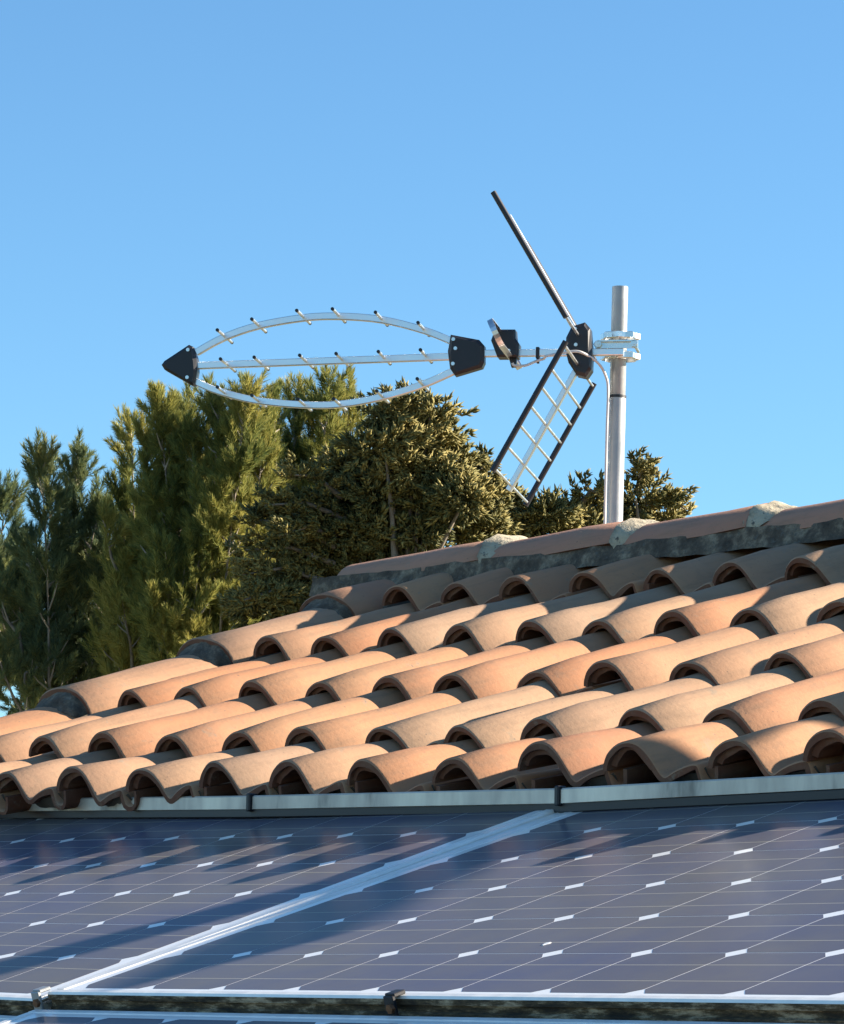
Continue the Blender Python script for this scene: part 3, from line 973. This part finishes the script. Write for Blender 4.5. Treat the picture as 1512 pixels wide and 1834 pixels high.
# reflector panels
def reflector(c0, c1, ts):
    """c0 = hub end, c1 = free end of the centre bar (a, z)"""
    H = 0.266
    c0, c1 = Vector(c0), Vector(c1)
    d2 = (c1 - c0).normalized()
    n2 = Vector((-d2.y, d2.x))
    link('reflector_bar', MB().sqtube([ap(*(c0 - d2 * 0.02)), ap(*(c1 + d2 * 0.012))], 0.023, 0.012, AD).mesh('reflector_bar', M['alu']), ant)
    for t in ts:
        p = c0.lerp(c1, t) + n2 * 0.0
        link('reflector_rod', MB().tube([ap(p.x, p.y, -H), ap(p.x, p.y, H)], 0.0033, 8).mesh('reflector_rod', M['alu']), ant)
    for s in (-1, 1):
        a, b = c0.lerp(c1, ts[0]), c0.lerp(c1, ts[-1])
        a, b = a - d2 * 0.008, b + d2 * 0.008
        link('reflector_rail', MB().tube([ap(a.x, a.y, s * H), ap(b.x, b.y, s * H)], 0.0066, 10).mesh('reflector_rail', M['black']), ant)
TS = [0.0, 0.19, 0.335, 0.49, 0.645, 0.82, 1.0]
reflector((0.0880, -0.0500), (0.2370, -0.3210), TS)
reflector((0.0880, 0.0170), (0.2450, 0.2850), TS)
# pole clamp
def clamp_part():
    mb = MB()
    mast_at = lambda z: A0 + AZ * z
    for z in (0.024, -0.022):
        n = 16
        vs = []
        for k in range(n):
            q = 2 * math.pi * k / n
            rr = 1 + 0.07 * math.cos(8 * q)
            c = mast_at(z) + AA * 0.0405 * rr * math.cos(q) + AD * 0.036 * rr * math.sin(q)
            e = (AA * math.cos(q) + AD * math.sin(q)) * 0.0022
            for a_, h_ in ((-1, -0.008), (-1, 0.008), (1, 0.006), (1, -0.006)):
                vs.append(c + e * a_ + AZ * h_)
        mb.add(vs, [(4 * i_ + k, 4 * i_ + (k + 1) % 4, 4 * ((i_ + 1) % n) + (k + 1) % 4, 4 * ((i_ + 1) % n) + k) for i_ in range(n) for k in range(4)])
    return mb.mesh('clamp_jaw', M['zinced'])
link('clamp_jaw', clamp_part(), ant)
mb = MB()
mb.prism([(-.045, -.020), (.050, -.020), (.056, -.010), (.050, -.002), (-.045, -.002)], A0 - AD * 0.042 + AZ * 0.010, AA, AZ, AD, 0.004, 0.0008)
mb.prism([(-.040, -.006), (.046, -.006), (.046, -.0025), (-.040, -.0025)], A0 - AD * 0.046 + AZ * 0.010, AA, AZ, AD, 0.014)
link('clamp_plate', mb.mesh('clamp_plate', M['zinced']), ant)
for a in (-0.036, 0.044):
    mb = MB().tube([A0 + AA * a - AZ * 0.001 - AD * 0.056, A0 + AA * a - AZ * 0.001 + AD * 0.050], 0.0036, 8)
    mb.tube([A0 + AA * a - AZ * 0.001 - AD * 0.053, A0 + AA * a - AZ * 0.001 - AD * 0.046], 0.0080, 6, True, False)
    link('clamp_bolt', mb.mesh('clamp_bolt', M['zinced']), ant)
link('cable_tie', MB().box((0, 0, 0), (0.008, 0.022, 0.026), None, 0.001).box((0, 0, -0.017), (0.006, 0.010, 0.012), None, 0.001).mesh('cable_tie', M['black']), ant,
     Matrix.Translation(ap(.1805, -.0200)) @ Matrix(((AA.x, AD.x, 0, 0), (AA.y, AD.y, 0, 0), (0, 0, 1, 0), (0, 0, 0, 1))))

# cable from the box along the boom and down the pole
cpts = [(.236, -.044), (.2323, -.0490), (.2075, -.0500), (.1791, -.0390), (.1429, -.0300), (.1015, -.0235), (.0782, -.0255), (.0443, -.0437), (.0270, -.0751), (.0235, -.1116), (.0250, -.1831), (.0262, -.2968), (.0270, -.4101), (.0275, -.52), (.0275, -.62)]
sp = smooth_path(cpts, 5)
pts = []
for p in sp:
    d = -0.014 if p.x > 0.16 else (-0.036 if p.x > 0.075 else -0.036 + (0.075 - p.x) / 0.05 * 0.055)
    pts.append(ap(p.x, p.y, d))
o = link('antenna_cable', MB().tube(pts, 0.0031, 8).mesh('antenna_cable', M['cable']))
tag(o, 'thin white cable looping over the aerial hub and down the grey pole', 'cable')

# ------------------------------------------------------------------ trees
def at(px, py, dist):
    """point seen at photo pixel px, py at that distance from the camera"""
    d = (FWD + RIGHT * ((px - 756) / F_PX) - UP * ((py - 917) / F_PX)).normalized()
    return CAM + d * dist

def np_mesh(name, v, f, mats, smooth=False):
    me = bpy.data.meshes.new(name)
    v = np.asarray(v, np.float32).reshape(-1, 3)
    f = np.asarray(f, np.int32)
    me.vertices.add(len(v)); me.vertices.foreach_set('co', v.ravel())
    k = f.shape[1]
    me.loops.add(f.size); me.loops.foreach_set('vertex_index', f.ravel())
    me.polygons.add(len(f))
    me.polygons.foreach_set('loop_start', np.arange(0, f.size, k, dtype=np.int32))
    try:
        me.polygons.foreach_set('loop_total', np.full(len(f), k, np.int32))
    except Exception:
        pass
    for m in mats:
        me.materials.append(m)
    me.update(calc_edges=True)
    me.validate()
    return me

def basis(dirs, roll):
    """rotation matrices whose Z is dirs"""
    z = dirs / np.linalg.norm(dirs, axis=1, keepdims=True)
    ref = np.where(np.abs(z[:, 2:3]) < 0.9, np.array([[0, 0, 1.0]]), np.array([[1.0, 0, 0]]))
    x = np.cross(ref, z); x /= np.linalg.norm(x, axis=1, keepdims=True)
    y = np.cross(z, x)
    c, s = np.cos(roll)[:, None], np.sin(roll)[:, None]
    return np.stack([x * c + y * s, y * c - x * s, z], axis=2)

def scatter(tpls, pos, dirs, scale):
    """place random templates (verts, tris) at pos along dirs"""
    N = len(pos)
    Rm = basis(dirs, rng.uniform(0, 6.28, N))
    which = rng.integers(0, len(tpls), N)
    VV, FF, off = [], [], 0
    for t, (tv, tf) in enumerate(tpls):
        ix = np.where(which == t)[0]
        if not len(ix):
            continue
        v = np.einsum('nij,kj->nki', Rm[ix], tv) * scale[ix][:, None, None] + pos[ix][:, None, :]
        f = tf[None] + (np.arange(len(ix)) * len(tv))[:, None, None] + off
        VV.append(v.reshape(-1, 3)); FF.append(f.reshape(-1, 3)); off += len(ix) * len(tv)
    return np.concatenate(VV), np.concatenate(FF)

def shoot_template(seed, n=92, L=0.18):
    """bottle-brush pine shoot: needles round a stem, denser towards the tip"""
    r = np.random.default_rng(seed)
    v, f = [], []
    bend = r.uniform(-.12, .12, 2)
    for i in range(n):
        u = r.uniform(0, 1) ** 0.75
        q = r.uniform(0, 6.28)
        z = u * L
        c = np.array([bend[0] * u * u * L, bend[1] * u * u * L, z])
        sp = (0.95 - 0.55 * u) * r.uniform(.75, 1.2)
        ln = r.uniform(.055, .085) * (1.0 - 0.25 * u)
        d = np.array([math.cos(q) * math.sin(sp), math.sin(q) * math.sin(sp), math.cos(sp)])
        s = np.cross(d, r.normal(size=3)); s /= np.linalg.norm(s)
        w = 0.0024
        b = len(v)
        v += [c - s * w, c + s * w, c + d * ln * .6 + s * w * .8, c + d * ln]
        f += [(b, b + 1, b + 2), (b, b + 2, b + 3)]
    # stem
    b = len(v)
    v += [np.array([-.004, 0, -.05]), np.array([.004, 0, -.05]), np.array([bend[0] * L, bend[1] * L, L * .9])]
    f.append((b, b + 1, b + 2))
    return np.array(v), np.array(f)
SHOOTS = [shoot_template(s) for s in range(8)]

def spray_template(seed, n=18):
    """cypress spray: short plump curled fingers along an arching stem"""
    r = np.random.default_rng(100 + seed)
    v, f = [], []
    for i in range(n):
        u = (i + r.uniform(0, .8)) / n
        c = np.array([0.03 * math.sin(u * 2.2), r.normal() * .006, 0.10 * u])
        q = r.uniform(0, 6.28)
        sp = r.uniform(.35, 1.0)
        d = np.array([math.cos(q) * math.sin(sp), math.sin(q) * math.sin(sp), math.cos(sp)])
        ln, w = r.uniform(.032, .060), r.uniform(.007, .0115)
        e = np.cross(d, r.normal(size=3)); e /= np.linalg.norm(e)
        g = np.cross(d, e)
        curl = e * r.uniform(-.02, .02) + np.array([0, 0, .012])
        b = len(v)
        v.append(c)
        mid = c + d * ln * .5
        for k in range(3):
            a = 2.094 * k
            v.append(mid + (e * math.cos(a) + g * math.sin(a)) * w)
        v.append(c + d * ln + curl)
        for k in range(3):
            k2 = (k + 1) % 3
            f += [(b, b + 1 + k2, b + 1 + k), (b + 1 + k, b + 1 + k2, b + 4)]
    return np.array(v), np.array(f)
SPRAYS = [spray_template(s) for s in range(8)]

def tree(name, base_px, dist, label, cat='tree', group=None):
    p = at(base_px[0], base_px[1], dist)
    return empty(name, (p.x, p.y, GZ), label, cat, group)

def smooth3(P, n):
    out, m = [], len(P) - 1
    for i in range(m):
        p0, p1, p2, p3 = P[max(0, i - 1)], P[i], P[i + 1], P[min(m, i + 2)]
        for k in range(n):
            t = k / n
            out.append(0.5 * ((2 * p1) + (p2 - p0) * t + (2 * p0 - 5 * p1 + 4 * p2 - p3) * t * t + (3 * p1 - p0 - 3 * p2 + p3) * t ** 3))
    return out + [P[-1]]

def pine(label, dist, leaders, density, mat, trunk_px, group, seed, bushy=1.0):
    """leaders: (base px x, y, tip px x, y, spread px) near-vertical limbs carrying upright shoots"""
    r = np.random.default_rng(seed)
    root = tree('pine_tree', trunk_px, dist, label, group=group)
    px = dist / F_PX
    tr = MB(); tw = MB()
    tp = at(trunk_px[0], trunk_px[1], dist)
    fork = tp
    tr.tube([Vector((tp.x, tp.y, GZ)), Vector((tp.x + .05, tp.y, (GZ + tp.z) / 2)), tp], [0.11, 0.09, 0.06], 9)
    pos, dirs, sc = [], [], []
    leaders = [(a, b, c, d + 28, e) for a, b, c, d, e in leaders]
    full = list(leaders)
    for (bx, by, tx, ty, spread) in leaders:
        for _ in range(2):
            u = r.uniform(.15, .7)
            x0, y0 = bx + (tx - bx) * u, by + (ty - by) * u
            full.append((x0, y0, x0 + r.uniform(-1, 1) * spread * 1.0, max(ty + 25, y0 - r.uniform(80, 170)), spread * r.uniform(.6, .85)))
    for (bx, by, tx, ty, spread) in full:
        dd = r.uniform(-.45, .45)
        b, t = at(bx, by, dist + dd * .6), at(tx, ty, dist + dd)
        mid = b.lerp(t, .5) + Vector((r.uniform(-.03, .03), r.uniform(-.03, .03), 0))
        if by > 1150:
            low = fork - Vector((0, 0, .35))
            pts = smooth3([low, low.lerp(b, .5) + Vector((0, 0, -.06)), b.lerp(mid, .25), mid, t], 4)
            tr.tube(pts, [0.022 - 0.019 * k / (len(pts) - 1) for k in range(len(pts))], 6)
        else:
            tr.tube([b, mid, t], [0.016, 0.010, 0.003], 6)
        L = (t - b).length
        nb = int(density * 0.78 * L * spread / 55)
        for _ in range(nb):
            u = r.uniform(0.0, 1.0) ** 0.85
            p = b.lerp(mid, u * 2) if u < .5 else mid.lerp(t, u * 2 - 1)
            q = r.uniform(0, 6.28)
            el = r.uniform(.25, 1.1)
            out = Vector((math.cos(q) * math.cos(el), math.sin(q) * math.cos(el), math.sin(el)))
            ln = spread * px * (1.15 - u * .75) * r.uniform(.35, 1.15)
            e = p + out * ln + Vector((0, 0, ln * .25))
            if r.random() < .55:
                tw.tube([p, p.lerp(e, .55) - Vector((0, 0, ln * .06)), e], [0.008, 0.006, 0.003], 4, False)
            m = 1 + int(r.integers(2, 5))
            for k in range(m):
                w = r.uniform(.55, 1.02)
                c = p.lerp(e, w)
                dv = out * .75 + Vector((r.normal() * .34, r.normal() * .34, .35 + .5 * u + r.normal() * .2))
                pos.append(c); dirs.append(dv); sc.append(r.uniform(.65, 1.15))
        for _ in range(4):
            pos.append(t - Vector((0, 0, r.uniform(0, .2)))); dirs.append(Vector((r.normal() * .2, r.normal() * .2, 1))); sc.append(r.uniform(.9, 1.15))
    v, f = scatter(SHOOTS, np.array([list(p) for p in pos]), np.array([list(d) for d in dirs]), np.array(sc) * bushy)
    link('crown', np_mesh('crown', v, f, [M[mat]]), root)
    link('trunk', tr.mesh('trunk', M['bark']), root)
    link('twigs', tw.mesh('twigs', M['twig']), root, kind='stuff')
    return root

PG = 'young pines standing side by side behind the house'
pine('thin dark pine cut by the left edge of the picture', 27.5, [(-70, 1330, -60, 900, 80), (-10, 1330, 8, 868, 65), (-20, 1290, 40, 1010, 60), (20, 1330, 60, 1120, 60)], 34, 'pine_dark', (-20, 1420), PG, 1)
pine('double-topped pine standing second from the left edge', 26.5,
     [(90, 1320, 75, 808, 62), (120, 1320, 137, 800, 62), (110, 1300, 178, 880, 58), (100, 1320, 45, 950, 55), (130, 1330, 210, 980, 60), (80, 1340, 120, 1060, 80), (60, 1350, 30, 1130, 60), (170, 1350, 190, 1100, 70), (150, 1320, 175, 1000, 66), (60, 1320, 20, 1020, 60)], 36, 'pine_dark', (110, 1430), PG, 2)
pine('slim pine leader rising between the double-topped pine and the broad one', 25.8,
     [(240, 1300, 236, 752, 48), (235, 1250, 215, 870, 45), (255, 1300, 262, 900, 50), (240, 1320, 225, 1010, 70), (230, 1300, 205, 1080, 66)], 36, 'pine', (245, 1420), PG, 3)
pine('broad sunlit olive green pine in the middle of the group', 25.0,
     [(330, 1280, 285, 705, 62), (340, 1270, 340, 712, 66), (360, 1270, 392, 715, 66), (380, 1250, 440, 690, 62), (330, 1250, 300, 830, 70), (350, 1250, 370, 860, 80), (340, 1290, 400, 950, 80), (320, 1300, 300, 980, 70), (350, 1300, 350, 1060, 80), (400, 1250, 430, 820, 70), (310, 1310, 270, 1060, 50), (400, 1290, 440, 1040, 60), (300, 1280, 262, 760, 50), (420, 1250, 475, 735, 56), (430, 1250, 480, 880, 66)], 40, 'pine', (340, 1400), PG, 4)
pine('pine with pale bare twigs showing, just left of the dark cypress', 25.6,
     [(510, 1230, 490, 700, 58), (520, 1220, 530, 695, 58), (530, 1200, 590, 672, 52), (560, 1200, 628, 690, 50), (500, 1200, 470, 850, 70), (530, 1200, 560, 830, 75), (510, 1220, 510, 960, 85), (580, 1200, 625, 860, 60), (470, 1240, 450, 1000, 60), (490, 1220, 455, 760, 52), (560, 1200, 610, 760, 56)], 38, 'pine', (520, 1380), PG, 5)

def cypress(label, dist, lobes, n, trunk_px, seed, boughs=(), group=None, scale=1.0):
    """lobes: (px x, px y, radius px x, radius px y) foliage clumps; boughs: sprays on drooping limbs (x0,y0,x1,y1)"""
    r = np.random.default_rng(seed)
    root = tree('cypress_tree', trunk_px, dist, label, group=group)
    px = dist / F_PX
    tp = at(trunk_px[0], trunk_px[1], dist)
    tr = MB()
    tr.tube([Vector((tp.x, tp.y, GZ)), Vector((tp.x, tp.y, (GZ + tp.z) / 2)), tp], [0.16, 0.13, 0.07], 9)
    area = sum(a * b for _, _, a, b in lobes)
    pos, dirs, sc = [], [], []
    for (cx, cy, rx, ry) in lobes:
        dd = r.uniform(-.25, .25)
        c = at(cx, cy, dist + dd)
        tr.tube([tp - Vector((0, 0, .3)), tp.lerp(c, .6) + Vector((0, 0, .05)), c], [0.030, 0.016, 0.006], 6)
        k = max(12, int(n * rx * ry / area))
        # clumps within the lobe
        m = max(5, int(rx * ry / 175))
        cl = r.normal(size=(m, 3)); cl /= np.linalg.norm(cl, axis=1, keepdims=True)
        cl *= r.uniform(.45, 1.0, (m, 1))
        for _ in range(k):
            q = cl[r.integers(0, m)]
            w = r.normal(size=3); w /= np.linalg.norm(w)
            w[2] *= .8
            s3 = q
            p = c + RIGHT * float(s3[0] * rx * px) + UP * float(s3[1] * ry * px) + FWD * float(s3[2] * (rx + ry) * .5 * px)
            rad = r.uniform(.03, .085)
            p = p + RIGHT * float(w[0] * rad * 1.7) + UP * float(w[1] * rad * .5) + FWD * float(w[2] * rad)
            o3 = q * .35 + w * 1.0
            dv = RIGHT * float(o3[0]) + UP * float(o3[1]) + FWD * float(o3[2]) + Vector((0, 0, .45)) + RIGHT * .15
            pos.append(p); dirs.append(dv); sc.append(r.uniform(.65, 1.1))
    for (x0, y0, x1, y1) in boughs:
        dd = r.uniform(-.5, -.1)
        a, b = at(x0, y0, dist), at(x1, y1, dist + dd)
        mid = a.lerp(b, .5) + Vector((0, 0, .06))
        tr.tube([a, mid, b], [0.02, 0.012, 0.004], 5)
        L = (b - a).length
        for _ in range(int(90 * L)):
            u = r.uniform(.15, 1)
            p = (a.lerp(mid, u * 2) if u < .5 else mid.lerp(b, u * 2 - 1)) + Vector((r.normal() * .04, r.normal() * .04, r.normal() * .03))
            dv = (b - a).normalized() * .7 + Vector((r.normal() * .5, r.normal() * .5, .3))
            pos.append(p); dirs.append(dv); sc.append(r.uniform(.6, 1.0))
    v, f = scatter(SPRAYS, np.array([list(p) for p in pos]), np.array([list(d) for d in dirs]), np.array(sc) * scale)
    link('crown', np_mesh('crown', v, f, [M['cypress']]), root)
    link('trunk', tr.mesh('trunk', M['bark']), root)
    return root

cypress('dense dark cypress behind the antenna, its flat top level with the aerial', 22.5,
        [(735, 722, 34, 12), (690, 735, 26, 14), (770, 748, 26, 16), (715, 762, 48, 20), (748, 792, 48, 22), (690, 806, 40, 26), (660, 842, 44, 28), (740, 838, 56, 28),
         (795, 830, 30, 24), (700, 888, 64, 32), (780, 888, 56, 32), (640, 908, 48, 36), (835, 890, 42, 28), (720, 945, 74, 36), (620, 965, 56, 36), (820, 948, 64, 30),
         (560, 985, 48, 36), (640, 1015, 66, 30), (540, 1062, 48, 36), (480, 1085, 40, 36), (600, 928, 32, 44), (720, 990, 70, 26), (560, 1110, 50, 26), (700, 1060, 110, 46), (720, 1150, 130, 60), (640, 1250, 130, 70), (800, 1250, 130, 70), (720, 1350, 160, 70)], 8200, (720, 1150), 21,
        [(620, 930, 470, 905), (600, 980, 450, 930), (600, 1010, 440, 985), (580, 1040, 430, 1030), (560, 1070, 420, 1080), (610, 890, 520, 850), (600, 960, 500, 960)])
cypress('low spreading cypress behind the ridge, below the grid reflector', 23.5,
        [(880, 908, 44, 22), (930, 938, 48, 20), (985, 928, 38, 20), (1035, 915, 30, 11), (900, 962, 66, 20), (990, 962, 66, 14), (1065, 940, 32, 14), (850, 872, 13, 16), (940, 1030, 110, 36), (950, 1120, 130, 60), (950, 1230, 130, 70)], 3600, (940, 1060), 22,
        [(1040, 905, 1078, 885), (870, 880, 862, 838)], 'cypresses behind the ridge')
cypress('small cypress tip to the right of the pole above the ridge', 23.8,
        [(1146, 872, 9, 10), (1140, 896, 13, 10), (1160, 917, 24, 8), (1192, 931, 18, 5), (1140, 934, 28, 11), (1100, 940, 24, 13), (1180, 945, 28, 7), (1150, 1000, 60, 36), (1150, 1090, 80, 60), (1150, 1200, 90, 70)], 2000, (1150, 1050), 23,
        [(1160, 905, 1228, 912), (1140, 880, 1158, 842)], 'cypresses behind the ridge')
